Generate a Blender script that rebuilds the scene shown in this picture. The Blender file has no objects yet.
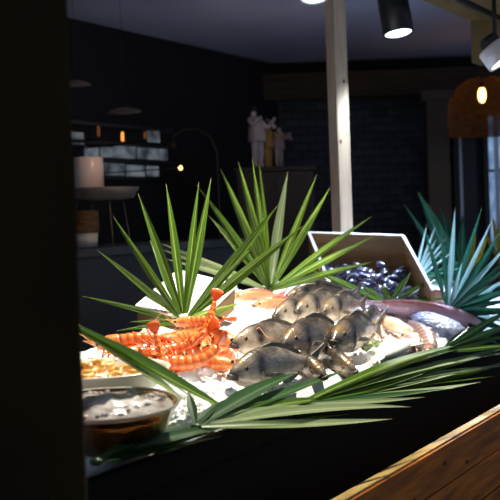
import bpy, bmesh, math, random
from mathutils import Vector, Matrix, noise
random.seed(7)
rnd = random.uniform
S = bpy.context.scene
COL = S.collection
PI = math.pi

# ------------------------------------------------------------------ camera
F = 1050.0
CAM = Vector((0, 0, 1.35))
PITCH, ROLL = math.radians(-1.7), math.radians(2.1)
FWD = Vector((0, math.cos(PITCH), math.sin(PITCH)))
R0 = Vector((1, 0, 0)); U0 = R0.cross(FWD)
UPC = U0 * math.cos(ROLL) + R0 * math.sin(ROLL)
RTC = R0 * math.cos(ROLL) - U0 * math.sin(ROLL)
cd = bpy.data.cameras.new('camera'); cam = bpy.data.objects.new('camera', cd); COL.objects.link(cam)
cam.matrix_world = Matrix(((RTC.x, UPC.x, -FWD.x, CAM.x), (RTC.y, UPC.y, -FWD.y, CAM.y), (RTC.z, UPC.z, -FWD.z, CAM.z), (0, 0, 0, 1)))
cd.sensor_width = 36; cd.lens = F / 500 * 36
cd.dof.use_dof = True; cd.dof.focus_distance = 3.25; cd.dof.aperture_fstop = 4.5
cd.clip_start = 0.05
S.camera = cam

def at(px, py, D):
    return CAM + (FWD + RTC * ((px - 250) / F) + UPC * ((250 - py) / F)) * D

# counter axes: s runs along the counter, v runs into the room
A = math.radians(30.5)
UX = Vector((math.sin(A), math.cos(A), 0)); VX = Vector((-math.cos(A), math.sin(A), 0)); ZX = Vector((0, 0, 1))
PERP = 1.34
def sv(s, v, z): return VX * (PERP + v) + UX * s + ZX * z
def tosv(p): return p.dot(UX), p.dot(VX) - PERP
def bedz(s, v):
    w = min(max(v, 0), .98)
    z = .85 + .22 * w
    if v < .06: z -= (.06 - v) * .6
    z += .02 * noise.noise(Vector((s * 4, v * 4, 3.1))) + .008 * noise.noise(Vector((s * 13, v * 13, 1.7)))
    return z
def vmax(s): return min(.96, max(.62, .62 + (s - 2.5) * .33))
def hit(px, py, lift=0.0):
    d = (at(px, py, 1) - CAM)
    t = 1.6
    while t < 7:
        p = CAM + d * t
        s, v = tosv(p)
        if p.z <= bedz(s, v) + lift and v > -.3: return p
        t += .004
    return CAM + d * 4

# ------------------------------------------------------------------ materials
def newmat(name):
    m = bpy.data.materials.new(name); m.use_nodes = True
    nt = m.node_tree
    return m, nt, nt.nodes['Principled BSDF']
def ramp(nt, stops):
    r = nt.nodes.new('ShaderNodeValToRGB'); cr = r.color_ramp
    while len(cr.elements) < len(stops): cr.elements.new(.5)
    for e, (p, c) in zip(cr.elements, stops):
        e.position = p; e.color = (*c, 1)
    return r
def pm(name, c1, c2=None, scale=8, rough=.5, metal=0, bump=0, bscale=None, stretch=(1, 1, 1), spec=.5, detail=4, coat=0, lo=.35, hi=.65, bdist=.01, rotz=0):
    m, nt, b = newmat(name)
    b.inputs['Roughness'].default_value = rough; b.inputs['Metallic'].default_value = metal
    b.inputs['Specular IOR Level'].default_value = spec; b.inputs['Coat Weight'].default_value = coat
    b.inputs['Coat Roughness'].default_value = .08
    tc = nt.nodes.new('ShaderNodeTexCoord'); mp = nt.nodes.new('ShaderNodeMapping')
    mp.inputs['Scale'].default_value = stretch
    src = tc.outputs['Object']
    if rotz:
        m0 = nt.nodes.new('ShaderNodeMapping'); m0.inputs['Rotation'].default_value = (0, 0, rotz); nt.links.new(src, m0.inputs[0]); src = m0.outputs[0]
    nt.links.new(src, mp.inputs['Vector'])
    n = nt.nodes.new('ShaderNodeTexNoise'); n.inputs['Scale'].default_value = scale; n.inputs['Detail'].default_value = detail
    nt.links.new(mp.outputs[0], n.inputs['Vector'])
    r = ramp(nt, [(lo, c1), (hi, c2 or c1)])
    nt.links.new(n.outputs['Fac'], r.inputs[0]); nt.links.new(r.outputs[0], b.inputs['Base Color'])
    if bump:
        n2 = nt.nodes.new('ShaderNodeTexNoise'); n2.inputs['Scale'].default_value = bscale or scale * 2; n2.inputs['Detail'].default_value = 5
        nt.links.new(mp.outputs[0], n2.inputs['Vector'])
        bp = nt.nodes.new('ShaderNodeBump'); bp.inputs['Strength'].default_value = bump; bp.inputs['Distance'].default_value = bdist
        nt.links.new(n2.outputs['Fac'], bp.inputs['Height']); nt.links.new(bp.outputs[0], b.inputs['Normal'])
    return m
def emit(name, c, strength, c2=None, scale=6, stretch=(1, 1, 1)):
    m, nt, b = newmat(name)
    b.inputs['Base Color'].default_value = (.02, .02, .02, 1)
    b.inputs['Emission Strength'].default_value = strength
    b.inputs['Emission Color'].default_value = (*c, 1)
    if c2:
        tc = nt.nodes.new('ShaderNodeTexCoord'); mp = nt.nodes.new('ShaderNodeMapping'); mp.inputs['Scale'].default_value = stretch
        nt.links.new(tc.outputs['Object'], mp.inputs[0])
        n = nt.nodes.new('ShaderNodeTexNoise'); n.inputs['Scale'].default_value = scale
        nt.links.new(mp.outputs[0], n.inputs['Vector'])
        r = ramp(nt, [(.35, c), (.65, c2)]); nt.links.new(n.outputs['Fac'], r.inputs[0]); nt.links.new(r.outputs[0], b.inputs['Emission Color'])
    return m
def leafmat(name, dark, light, rib, trans=.35, rough=.35):
    m, nt, b = newmat(name)
    uv = nt.nodes.new('ShaderNodeUVMap')
    sep = nt.nodes.new('ShaderNodeSeparateXYZ'); nt.links.new(uv.outputs[0], sep.inputs[0])
    w = nt.nodes.new('ShaderNodeTexNoise'); w.inputs['Scale'].default_value = 1.0; w.inputs['Detail'].default_value = 3
    mp = nt.nodes.new('ShaderNodeMapping'); mp.inputs['Scale'].default_value = (14, 1.6, 1)
    nt.links.new(uv.outputs[0], mp.inputs[0]); nt.links.new(mp.outputs[0], w.inputs['Vector'])
    r = ramp(nt, [(.35, dark), (.68, light)]); nt.links.new(w.outputs['Fac'], r.inputs[0])
    # pale midrib
    ab = nt.nodes.new('ShaderNodeMath'); ab.operation = 'SUBTRACT'; ab.inputs[1].default_value = .5; nt.links.new(sep.outputs[0], ab.inputs[0])
    a2 = nt.nodes.new('ShaderNodeMath'); a2.operation = 'ABSOLUTE'; nt.links.new(ab.outputs[0], a2.inputs[0])
    lt = nt.nodes.new('ShaderNodeMath'); lt.operation = 'LESS_THAN'; lt.inputs[1].default_value = .05; nt.links.new(a2.outputs[0], lt.inputs[0])
    mx = nt.nodes.new('ShaderNodeMix'); mx.data_type = 'RGBA'
    nt.links.new(lt.outputs[0], mx.inputs[0]); nt.links.new(r.outputs[0], mx.inputs[6]); mx.inputs[7].default_value = (*rib, 1)
    # dry tip
    tp = nt.nodes.new('ShaderNodeMath'); tp.operation = 'GREATER_THAN'; tp.inputs[1].default_value = .965; nt.links.new(sep.outputs[1], tp.inputs[0])
    m2 = nt.nodes.new('ShaderNodeMix'); m2.data_type = 'RGBA'; nt.links.new(tp.outputs[0], m2.inputs[0])
    nt.links.new(mx.outputs[2], m2.inputs[6]); m2.inputs[7].default_value = (.35, .27, .1, 1)
    nt.links.new(m2.outputs[2], b.inputs['Base Color'])
    b.inputs['Roughness'].default_value = rough
    tr = nt.nodes.new('ShaderNodeBsdfTranslucent')
    hs = nt.nodes.new('ShaderNodeHueSaturation'); hs.inputs['Value'].default_value = 1.5; nt.links.new(m2.outputs[2], hs.inputs['Color'])
    nt.links.new(hs.outputs[0], tr.inputs['Color'])
    ms = nt.nodes.new('ShaderNodeMixShader'); ms.inputs[0].default_value = trans
    nt.links.new(b.outputs[0], ms.inputs[1]); nt.links.new(tr.outputs[0], ms.inputs[2])
    nt.links.new(ms.outputs[0], nt.nodes['Material Output'].inputs['Surface'])
    return m
def fishmat(name, back, mid, flank, belly, spot=True):
    """silver fish: back to belly gradient, scales, dark marks on head and gill"""
    m, nt, b = newmat(name); L = nt.links.new
    tc = nt.nodes.new('ShaderNodeTexCoord')
    sep = nt.nodes.new('ShaderNodeSeparateXYZ'); L(tc.outputs['Object'], sep.inputs[0])
    n = nt.nodes.new('ShaderNodeTexNoise'); n.inputs['Scale'].default_value = 28; n.inputs['Detail'].default_value = 5
    L(tc.outputs['Object'], n.inputs['Vector'])
    ad = nt.nodes.new('ShaderNodeMath'); ad.operation = 'MULTIPLY_ADD'; ad.inputs[1].default_value = .07; L(n.outputs['Fac'], ad.inputs[0]); L(sep.outputs[2], ad.inputs[2])
    mr = nt.nodes.new('ShaderNodeMapRange'); mr.inputs[1].default_value = -.03; mr.inputs[2].default_value = .1; L(ad.outputs[0], mr.inputs[0])
    r = ramp(nt, [(0, belly), (.35, flank), (.62, mid), (.9, back)]); L(mr.outputs[0], r.inputs[0])
    # dark marks
    def blob(c, rad, soft):
        vm = nt.nodes.new('ShaderNodeVectorMath'); vm.operation = 'DISTANCE'
        cx = nt.nodes.new('ShaderNodeCombineXYZ'); L(sep.outputs[0], cx.inputs[0]); L(sep.outputs[2], cx.inputs[2])
        L(cx.outputs[0], vm.inputs[0]); vm.inputs[1].default_value = c
        k = nt.nodes.new('ShaderNodeMapRange'); k.inputs[1].default_value = rad; k.inputs[2].default_value = rad + soft
        k.inputs[3].default_value = 1; k.inputs[4].default_value = 0; L(vm.outputs['Value'], k.inputs[0]); return k.outputs[0]
    col = r.outputs[0]
    if spot:
        for c, rad, soft, cc in (((-.083, 0, .03), .006, .018, (.02, .02, .02)), ((-.085, 0, .012), .004, .016, (.05, .04, .035)), ((-.165, 0, -.004), .008, .026, (.03, .025, .02)), ((-.14, 0, .034), .002, .014, (.3, .16, .03))):
            mx = nt.nodes.new('ShaderNodeMix'); mx.data_type = 'RGBA'
            L(blob(c, rad, soft), mx.inputs[0]); L(col, mx.inputs[6]); mx.inputs[7].default_value = (*cc, 1); col = mx.outputs[2]
    L(col, b.inputs['Base Color'])
    b.inputs['Roughness'].default_value = .24; b.inputs['Metallic'].default_value = .08
    b.inputs['Coat Weight'].default_value = .6; b.inputs['Coat Roughness'].default_value = .12
    vo = nt.nodes.new('ShaderNodeTexVoronoi'); vo.inputs['Scale'].default_value = 150; L(tc.outputs['Object'], vo.inputs['Vector'])
    bp = nt.nodes.new('ShaderNodeBump'); bp.inputs['Strength'].default_value = .35; bp.inputs['Distance'].default_value = .004
    L(vo.outputs['Distance'], bp.inputs['Height']); L(bp.outputs[0], b.inputs['Normal'])
    return m
def bandmat(name, c1, c2, n=7, rough=.3):
    """banded by UV along the length"""
    m, nt, b = newmat(name); L = nt.links.new
    uv = nt.nodes.new('ShaderNodeUVMap'); sep = nt.nodes.new('ShaderNodeSeparateXYZ'); L(uv.outputs[0], sep.inputs[0])
    mu = nt.nodes.new('ShaderNodeMath'); mu.operation = 'MULTIPLY'; mu.inputs[1].default_value = n; L(sep.outputs[1], mu.inputs[0])
    fr = nt.nodes.new('ShaderNodeMath'); fr.operation = 'FRACT'; L(mu.outputs[0], fr.inputs[0])
    tc = nt.nodes.new('ShaderNodeTexCoord'); no = nt.nodes.new('ShaderNodeTexNoise'); no.inputs['Scale'].default_value = 60; L(tc.outputs['Object'], no.inputs['Vector'])
    ad = nt.nodes.new('ShaderNodeMath'); ad.operation = 'MULTIPLY_ADD'; ad.inputs[1].default_value = .7; L(no.outputs['Fac'], ad.inputs[0]); L(fr.outputs[0], ad.inputs[2])
    r = ramp(nt, [(.3, c1), (1, c2)]); sc = nt.nodes.new('ShaderNodeMath'); sc.operation = 'MULTIPLY'; sc.inputs[1].default_value = .62; L(ad.outputs[0], sc.inputs[0])
    L(sc.outputs[0], r.inputs[0]); L(r.outputs[0], b.inputs['Base Color'])
    b.inputs['Roughness'].default_value = rough; b.inputs['Coat Weight'].default_value = .5; b.inputs['Coat Roughness'].default_value = .15
    b.inputs['Subsurface Weight'].default_value = .15; b.inputs['Subsurface Radius'].default_value = (.01, .004, .002)
    return m
def brick(name, c1, c2, mortar, scale):
    m, nt, b = newmat(name)
    tc = nt.nodes.new('ShaderNodeTexCoord'); mp = nt.nodes.new('ShaderNodeMapping'); mp.inputs['Rotation'].default_value = (PI / 2, 0, 0)
    nt.links.new(tc.outputs['Object'], mp.inputs[0])
    br = nt.nodes.new('ShaderNodeTexBrick'); br.inputs['Scale'].default_value = scale
    br.inputs['Color1'].default_value = (*c1, 1); br.inputs['Color2'].default_value = (*c2, 1); br.inputs['Mortar'].default_value = (*mortar, 1)
    nt.links.new(mp.outputs[0], br.inputs['Vector']); nt.links.new(br.outputs['Color'], b.inputs['Base Color'])
    bp = nt.nodes.new('ShaderNodeBump'); bp.inputs['Strength'].default_value = .8; bp.inputs['Distance'].default_value = .02; bp.invert = True
    nt.links.new(br.outputs['Fac'], bp.inputs['Height']); nt.links.new(bp.outputs[0], b.inputs['Normal'])
    b.inputs['Roughness'].default_value = .6
    return m
def glassmat(name, c=(1, 1, 1), rough=.02):
    m, nt, b = newmat(name)
    b.inputs['Base Color'].default_value = (*c, 1); b.inputs['Roughness'].default_value = rough
    b.inputs['Transmission Weight'].default_value = 1; b.inputs['IOR'].default_value = 1.4
    return m

M = {}
M['ice'] = None
def icemat():
    m, nt, b = newmat('ice'); L = nt.links.new
    tc = nt.nodes.new('ShaderNodeTexCoord'); n = nt.nodes.new('ShaderNodeTexNoise'); n.inputs['Scale'].default_value = 40; n.inputs['Detail'].default_value = 6
    L(tc.outputs['Object'], n.inputs['Vector'])
    r = ramp(nt, [(.3, (.84, .86, .87)), (.6, (.93, .93, .91))]); L(n.outputs['Fac'], r.inputs[0]); L(r.outputs[0], b.inputs['Base Color'])
    b.inputs['Roughness'].default_value = .45; b.inputs['Specular IOR Level'].default_value = .3
    b.inputs['Subsurface Weight'].default_value = .6; b.inputs['Subsurface Radius'].default_value = (.02, .025, .03)
    vo = nt.nodes.new('ShaderNodeTexVoronoi'); vo.inputs['Scale'].default_value = 70; L(tc.outputs['Object'], vo.inputs['Vector'])
    bp = nt.nodes.new('ShaderNodeBump'); bp.inputs['Strength'].default_value = .35; bp.inputs['Distance'].default_value = .006
    L(vo.outputs['Distance'], bp.inputs['Height']); L(bp.outputs[0], b.inputs['Normal'])
    return m
M['ice'] = icemat()
M['black'] = pm('black_paint', (.006, .006, .006), (.01, .009, .008), rough=.7, spec=.2)
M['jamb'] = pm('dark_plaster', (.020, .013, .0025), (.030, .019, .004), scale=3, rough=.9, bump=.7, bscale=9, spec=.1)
M['apron'] = pm('black_apron', (.004, .004, .004), (.007, .006, .005), rough=.75, spec=.1)
M['oak'] = pm('warm_oak', (.24, .06, .002), (.62, .17, .005), scale=4, rough=.5, rotz=-math.radians(59.5), stretch=(1, 6, 9), bump=.2, spec=.3, detail=7)
M['litedge'] = pm('lit_edge_wood', (.22, .13, .03), (.5, .33, .09), scale=4, rough=.5, rotz=-math.radians(59.5), stretch=(1, 6, 6))  # gold colour paints the light falling along the plank top
M['oakdark'] = pm('dark_knot', (.03, .012, .004), rough=.6)
M['plywood'] = pm('plywood', (.28, .16, .07), (.4, .25, .12), scale=4, rough=.6, stretch=(1, 1, 9), bump=.15, detail=6)
M['plyedge'] = pm('pale_plywood_edge', (.72, .66, .56), (.8, .75, .66), scale=20, rough=.7)
M['pine'] = pm('pale_pine', (.5, .4, .27), (.62, .5, .36), scale=5, rough=.6, stretch=(9, 9, 1), bump=.1)
M['knot'] = pm('pine_knot', (.25, .12, .06), rough=.7)
M['ceil'] = pm('ceiling_paint', (.46, .48, .64), (.52, .54, .70), scale=2, rough=.85)
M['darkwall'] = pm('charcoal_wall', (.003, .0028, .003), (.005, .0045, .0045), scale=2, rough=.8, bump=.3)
M['brick'] = brick('black_brick', (.02, .025, .034), (.05, .056, .07), (.007, .007, .008), 4.0)
M['beam'] = pm('brown_beam', (.04, .022, .010), (.075, .043, .02), scale=4, rough=.7, stretch=(1, 8, 8), bump=.3)
M['tanbeam'] = pm('ochre_beam', (.115, .075, .022), (.17, .115, .034), scale=4, rough=.7, bump=.2)
M['pillar'] = pm('greybrown_plaster', (.12, .09, .065), (.16, .125, .09), scale=3, rough=.8, bump=.3)
M['floor'] = pm('floor_tile', (.03, .028, .026), (.045, .04, .036), rough=.5)
M['metal'] = pm('brushed_metal', (.4, .42, .45), (.5, .52, .55), metal=1, rough=.35, scale=40)
M['blackmetal'] = pm('black_metal', (.01, .01, .012), (.014, .014, .016), rough=.4)
M['whitemetal'] = pm('white_enamel', (.6, .6, .62), (.65, .65, .66), rough=.5)
M['lens'] = emit('lamp_lens', (.74, .88, 1), 5)
M['lenswarm'] = emit('lamp_lens_warm', (1, .97, .75), 4)
M['bulb'] = emit('warm_bulb', (1, .5, .12), 9)
M['flame'] = emit('flame', (1, .36, .05), 1.5)
M['pane'] = emit('lit_pane', (.018, .022, .028), 1.0, (.12, .14, .16), scale=9)
M['street'] = emit('daylit_pane', (.05, .10, .22), 1.0, (.24, .36, .58), scale=7, stretch=(3, 3, 1))
M['leaf'] = leafmat('palm_green', (.03, .085, .006), (.12, .22, .022), (.34, .44, .10))
M['leafbright'] = leafmat('palm_yellow_green', (.08, .17, .012), (.24, .36, .05), (.5, .56, .2), trans=.4)
M['leafpale'] = leafmat('palm_pale_green', (.22, .30, .12), (.42, .5, .26), (.55, .6, .35), trans=.4)
M['leafdark'] = leafmat('palm_dark_green', (.012, .045, .010), (.03, .09, .02), (.08, .14, .05), trans=.15)
M['leafblue'] = leafmat('palm_blue_green', (.012, .09, .05), (.03, .16, .09), (.1, .26, .18), trans=.2, rough=.25)
M['leafsilver'] = leafmat('palm_silver_green', (.2, .42, .38), (.45, .65, .6), (.6, .75, .7), trans=.25)
M['leafyellow'] = leafmat('croton_yellow', (.25, .28, .02), (.6, .5, .04), (.7, .3, .03), trans=.2)
M['bream'] = fishmat('silver_bream', (.085, .068, .05), (.40, .33, .25), (.78, .66, .53), (.90, .80, .65))
M['breamdark'] = fishmat('dark_bream', (.045, .034, .024), (.24, .18, .125), (.62, .48, .35), (.80, .62, .46))
M['redfish'] = fishmat('red_mullet', (.68, .20, .07), (.78, .32, .15), (.82, .46, .28), (.85, .62, .48), spot=False)
M['pinkfish'] = fishmat('pink_fish', (.85, .36, .38), (.92, .52, .54), (.92, .66, .68), (.82, .46, .48), spot=False)
M['fin'] = pm('fish_fin', (.12, .1, .08), (.28, .24, .2), scale=60, rough=.4, stretch=(1, 1, .1))
M['pinkfin'] = pm('pink_fin', (.5, .14, .12), (.65, .28, .24), scale=60, rough=.4)
M['iris'] = pm('fish_iris', (.14, .08, .03), (.34, .24, .12), rough=.15, scale=80)
M['pupil'] = pm('fish_pupil', (.004, .004, .005), rough=.05)
M['mouth'] = pm('fish_lip', (.07, .05, .035), (.16, .12, .08), scale=60, rough=.3)
M['prawn'] = bandmat('prawn_shell', (.84, .12, .010), (.95, .37, .10))
M['prawnhead'] = pm('prawn_head', (.85, .15, .015), (.97, .45, .14), scale=45, rough=.3, bump=.3, coat=.5)
M['prawnleg'] = pm('prawn_leg', (.85, .28, .09), (.9, .5, .25), scale=60, rough=.4)
M['tailfan'] = pm('prawn_tail', (.75, .05, .008), (.9, .14, .02), scale=40, rough=.3, coat=.5)
M['cream'] = pm('cream_ceramic', (.62, .56, .44), (.7, .64, .52), scale=6, rough=.3)
M['shrimp'] = pm('peeled_shrimp', (.85, .38, .07), (.95, .62, .2), scale=40, rough=.35, coat=.4)
M['glass'] = glassmat('shade_tinted_glass', (.26, .15, .07))  # dark brown tint puts the shade of the bowl's front into the glass
M['foam'] = pm('white_foam', (.82, .8, .74), (.88, .86, .8), scale=10, rough=.8)
M['boxshade'] = pm('shaded_box_side', (.36, .22, .1), (.45, .28, .13), scale=8, rough=.8)  # brown paints the shade on the sides of the white box
M['mussel'] = pm('mussel_shell', (.03, .03, .055), (.28, .28, .38), scale=55, rough=.2, coat=.8, bump=.3)  # pale noise flecks paint small highlights onto the dark shell
M['squidw'] = pm('white_squid', (.82, .78, .64), (.9, .88, .8), scale=25, rough=.3, coat=.5)
M['cuttle'] = pm('peach_cuttlefish', (.72, .40, .22), (.88, .70, .50), scale=18, rough=.3, coat=.5, bump=.3)
M['octo'] = bandmat('brown_squid', (.2, .10, .07), (.62, .42, .32), n=11)
M['bluefish'] = pm('blue_white_skin', (.26, .27, .40), (.60, .60, .72), scale=26, rough=.4, bump=.9, coat=.2)
M['lemon'] = pm('lemon', (.9, .5, .03), (.95, .62, .06), scale=40, rough=.4)
M['stem'] = pm('palm_stem', (.2, .22, .06), (.32, .3, .1), scale=30, rough=.5)
M['ceramic'] = pm('pale_ceramic', (.7, .58, .5), (.76, .64, .55), scale=3, rough=.2)
M['tray'] = pm('grey_tray', (.12, .1, .095), (.16, .135, .125), scale=3, rough=.3)
M['wicker'] = pm('wicker', (.09, .04, .01), (.26, .13, .035), scale=22, rough=.7, stretch=(1, 1, 5), bump=.8)
M['bar'] = pm('blue_grey_bar', (.035, .038, .05), (.045, .048, .062), scale=2, rough=.5)
M['shade'] = pm('lamp_shade', (.16, .11, .08), (.2, .14, .1), scale=8, rough=.6)
M['cabinet'] = pm('dark_cabinet', (.03, .016, .01), (.05, .026, .014), scale=6, rough=.5, stretch=(6, 6, 1))
M['figwhite'] = pm('ivory_figure', (.48, .40, .36), (.55, .46, .42), scale=9, rough=.5)
M['figgold'] = pm('gold_figure', (.42, .24, .04), (.5, .3, .06), scale=9, rough=.5)
M['figpink'] = pm('pink_figure', (.36, .25, .22), (.45, .3, .27), scale=9, rough=.5)
M['figdark'] = pm('dark_hair', (.02, .015, .012), rough=.5)
M['door'] = pm('dark_door', (.02, .012, .01), (.03, .018, .014), rough=.5)

# ------------------------------------------------------------------ mesh helpers
def props(o, label=None, cat=None, group=None, kind=None):
    if label: o['label'] = label
    if cat: o['category'] = cat
    if group: o['group'] = group
    if kind: o['kind'] = kind
    return o
def root(name, loc, label, cat, group=None):
    o = bpy.data.objects.new(name, None); COL.objects.link(o); o.location = loc; o.empty_display_size = .05
    return props(o, label, cat, group)
def frame_from(fwd, up=Vector((0, 0, 1))):
    x = fwd.normalized(); y = up.cross(x)
    if y.length < 1e-4: y = Vector((0, 1, 0)).cross(x)
    y.normalize(); return x, y, x.cross(y)

class MB:
    def __init__(s, origin=None): s.v = []; s.f = []; s.uv = []; s.o = Vector(origin) if origin is not None else Vector()
    def add(s, vs, fs, uvs=None):
        n = len(s.v); s.v += [Vector(p) for p in vs]; s.f += [tuple(i + n for i in f) for f in fs]
        s.uv += (uvs or [(0, 0)] * len(vs)); return s
    def box(s, c, size, ax=None, taper=1.0):
        ax = ax or (Vector((1, 0, 0)), Vector((0, 1, 0)), Vector((0, 0, 1))); c = Vector(c); vs = []
        for k in (-1, 1):
            t = taper if k > 0 else 1
            for j in (-1, 1):
                for i in (-1, 1): vs.append(c + ax[0] * (i * size[0] / 2 * t) + ax[1] * (j * size[1] / 2 * t) + ax[2] * (k * size[2] / 2))
        return s.add(vs, [(0, 2, 3, 1), (4, 5, 7, 6), (0, 1, 5, 4), (2, 6, 7, 3), (0, 4, 6, 2), (1, 3, 7, 5)])
    def tube(s, pts, rad, n=8, flat=1.0, up=Vector((0, 0, 1)), caps=True):
        pts = [Vector(p) for p in pts]; m = len(pts)
        if not hasattr(rad, '__len__'): rad = [rad] * m
        vs = []; uvs = []
        py = None
        for i, p in enumerate(pts):
            d = (pts[min(i + 1, m - 1)] - pts[max(i - 1, 0)])
            x, y, z = frame_from(d, up)
            if py is not None:
                y = (py - x * py.dot(x))
                y = y.normalized() if y.length > 1e-5 else py
                z = x.cross(y)
            py = y
            for k in range(n):
                a = 2 * PI * k / n
                vs.append(p + y * (math.cos(a) * rad[i]) + z * (math.sin(a) * rad[i] * flat)); uvs.append((k / n, i / (m - 1)))
        fs = [(i * n + k, i * n + (k + 1) % n, (i + 1) * n + (k + 1) % n, (i + 1) * n + k) for i in range(m - 1) for k in range(n)]
        if caps: fs += [tuple(range(n))[::-1], tuple((m - 1) * n + k for k in range(n))]
        return s.add(vs, fs, uvs)
    def lathe(s, prof, c=(0, 0, 0), n=32, axis=None):
        c = Vector(c); ax = axis or (Vector((1, 0, 0)), Vector((0, 1, 0)), Vector((0, 0, 1))); vs = []; uvs = []
        for i, (r, z) in enumerate(prof):
            for k in range(n):
                a = 2 * PI * k / n; vs.append(c + ax[0] * (math.cos(a) * r) + ax[1] * (math.sin(a) * r) + ax[2] * z); uvs.append((k / n, i / max(1, len(prof) - 1)))
        fs = [(i * n + k, i * n + (k + 1) % n, (i + 1) * n + (k + 1) % n, (i + 1) * n + k) for i in range(len(prof) - 1) for k in range(n)]
        return s.add(vs, fs, uvs)
    def ell(s, c, r, n=12, m=8, ax=None, jit=0):
        ax = ax or (Vector((1, 0, 0)), Vector((0, 1, 0)), Vector((0, 0, 1))); c = Vector(c); vs = []
        for i in range(m + 1):
            t = PI * i / m
            for k in range(n):
                a = 2 * PI * k / n; q = 1 + (rnd(-jit, jit) if 0 < i < m else 0)
                vs.append(c + ax[0] * (r[0] * math.sin(t) * math.cos(a) * q) + ax[1] * (r[1] * math.sin(t) * math.sin(a) * q) + ax[2] * (r[2] * math.cos(t) * q))
        fs = [(i * n + k, (i + 1) * n + k, (i + 1) * n + (k + 1) % n, i * n + (k + 1) % n) for i in range(m) for k in range(n)]
        return s.add(vs, fs)
    def build(s, name, mat, parent=None, smooth=True, bevel=0):
        me = bpy.data.meshes.new(name); me.from_pydata([p - s.o for p in s.v], [], s.f)
        ul = me.uv_layers.new(name='UVMap')
        for l in me.loops: ul.data[l.index].uv = s.uv[l.vertex_index]
        bm = bmesh.new(); bm.from_mesh(me); bmesh.ops.remove_doubles(bm, verts=bm.verts, dist=1e-6)
        bmesh.ops.recalc_face_normals(bm, faces=bm.faces); bm.to_mesh(me); bm.free()
        me.materials.append(mat)
        if smooth:
            for p in me.polygons: p.use_smooth = True
        o = bpy.data.objects.new(name, me); COL.objects.link(o)
        if parent: o.parent = parent
        if bevel:
            bv = o.modifiers.new('bevel', 'BEVEL'); bv.width = bevel; bv.segments = 2; bv.limit_method = 'ANGLE'
        return o
def solo(o, loc):
    """move a world-space mesh's origin to loc"""
    loc = Vector(loc); o.data.transform(Matrix.Translation(-loc)); o.location = loc; return o
def interp(tab, t):
    for (a, b), (c, d) in zip(tab, tab[1:]):
        if t <= c: return b + (d - b) * (t - a) / (c - a)
    return tab[-1][1]
def copy_tree(o, parent=None):
    c = o.copy(); COL.objects.link(c)
    if parent: c.parent = parent
    for ch in [x for x in bpy.data.objects if x.parent == o]: copy_tree(ch, c)
    return c
BOX = (UX, VX, ZX)

# ------------------------------------------------------------------ the setting
def struct(name, mb, mat, smooth=False, bevel=0): return props(mb.build(name, mat, smooth=smooth, bevel=bevel), kind='structure')
ZC = 2.566
struct('floor', MB().box((0.5, 4, -.05), (9, 11, .1)), M['floor'])
corner = at(282, 66, 8.4); corner.z = 0
# left (rear) wall runs along the counter axis, back wall faces the opening
wl = corner - UX * 3.6 + VX * .06
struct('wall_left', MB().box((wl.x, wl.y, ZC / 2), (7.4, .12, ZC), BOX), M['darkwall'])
struct('wall_back', MB().box((corner.x + 1.9, 8.42, ZC / 2), (4.4, .12, ZC)), M['brick'])
cc = sv(3.6, 1.4, ZC + .05)
mbc = MB(); mbc.box((cc.x + .6, cc.y + .6, ZC + .05), (9.4, 4.6, .1), BOX)
struct('ceiling', mbc, M['ceil'])
# dark band and brown timber along the back wall
struct('trim_1', MB().box((corner.x + 1.9, 8.33, ZC - .05), (4.4, .08, .1)), M['black'])
struct('trim_2', MB().box((corner.x + 1.9, 8.27, ZC - .2), (4.4, .2, .2)), M['beam'])
# grey-brown pillar at the back right
pp = at(437, 150, 8.05)
struct('pillar_back', MB().box((pp.x, 8.1, (ZC - .3) / 2), (.17, .2, ZC - .3)), M['pillar'], bevel=.005)
struct('pillar_back_capital', MB().box((pp.x, 8.1, ZC - .33), (.24, .24, .08)), M['pillar'], bevel=.008)
# near dark jamb at the left of the opening
e = at(78, 200, 1.78)
es, ev = tosv(e)
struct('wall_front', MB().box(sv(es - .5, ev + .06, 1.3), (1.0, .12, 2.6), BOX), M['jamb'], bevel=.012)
# ochre ceiling beam above the counter with its drop block
q = at(422, 0, 4.93); qs, qv = tosv(q)
struct('beam_front', MB().box(sv(3.35, qv - .26, ZC - .11), (4.1, .52, .22), BOX), M['tanbeam'], bevel=.006)
struct('beam_front_block', MB().box(sv(5.47, qv - .26, ZC - .22), (.14, .52, .44), BOX), M['tanbeam'], bevel=.006)

# door at the back right, and daylit window
d = at(466, 170, 8.3)
dr = root('door_1', (d.x, 8.36, 0), None, None); props(dr, kind='structure')
MB(dr.location).box((d.x - .075, 8.34, .98), (.05, .1, 1.96)).build('door_frame', M['door'], dr, False)
MB(dr.location).box((d.x + .015, 8.33, .98), (.13, .06, 1.96)).build('door_leaf', M['blackmetal'], dr, False)
MB(dr.location).box((d.x - .045, 8.31, .98), (.02, .05, 1.96)).build('door_edge', M['metal'], dr, False)
wd = at(496, 160, 8.3)
wn = root('window_2', (wd.x, 8.36, 1.0), None, None); props(wn, kind='structure')
MB(wn.location).box((wd.x + .1, 8.352, 1.72), (.36, .01, 1.4)).build('window_pane', M['street'], wn, False)
f = MB(wn.location)
f.box((wd.x - .085, 8.32, 1.72), (.04, .08, 1.46)); f.box((wd.x + .1, 8.32, 2.43), (.4, .08, .04)); f.box((wd.x + .1, 8.32, 1.0), (.4, .08, .04)); f.box((wd.x + .1, 8.32, 1.66), (.36, .03, .02))
f.build('window_frame', M['blackmetal'], wn, False)
MB(wn.location).box((wd.x + .0, 8.30, 1.72), (.035, .02, 1.4)).build('window_mullion', M['metal'], wn, False)

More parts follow.
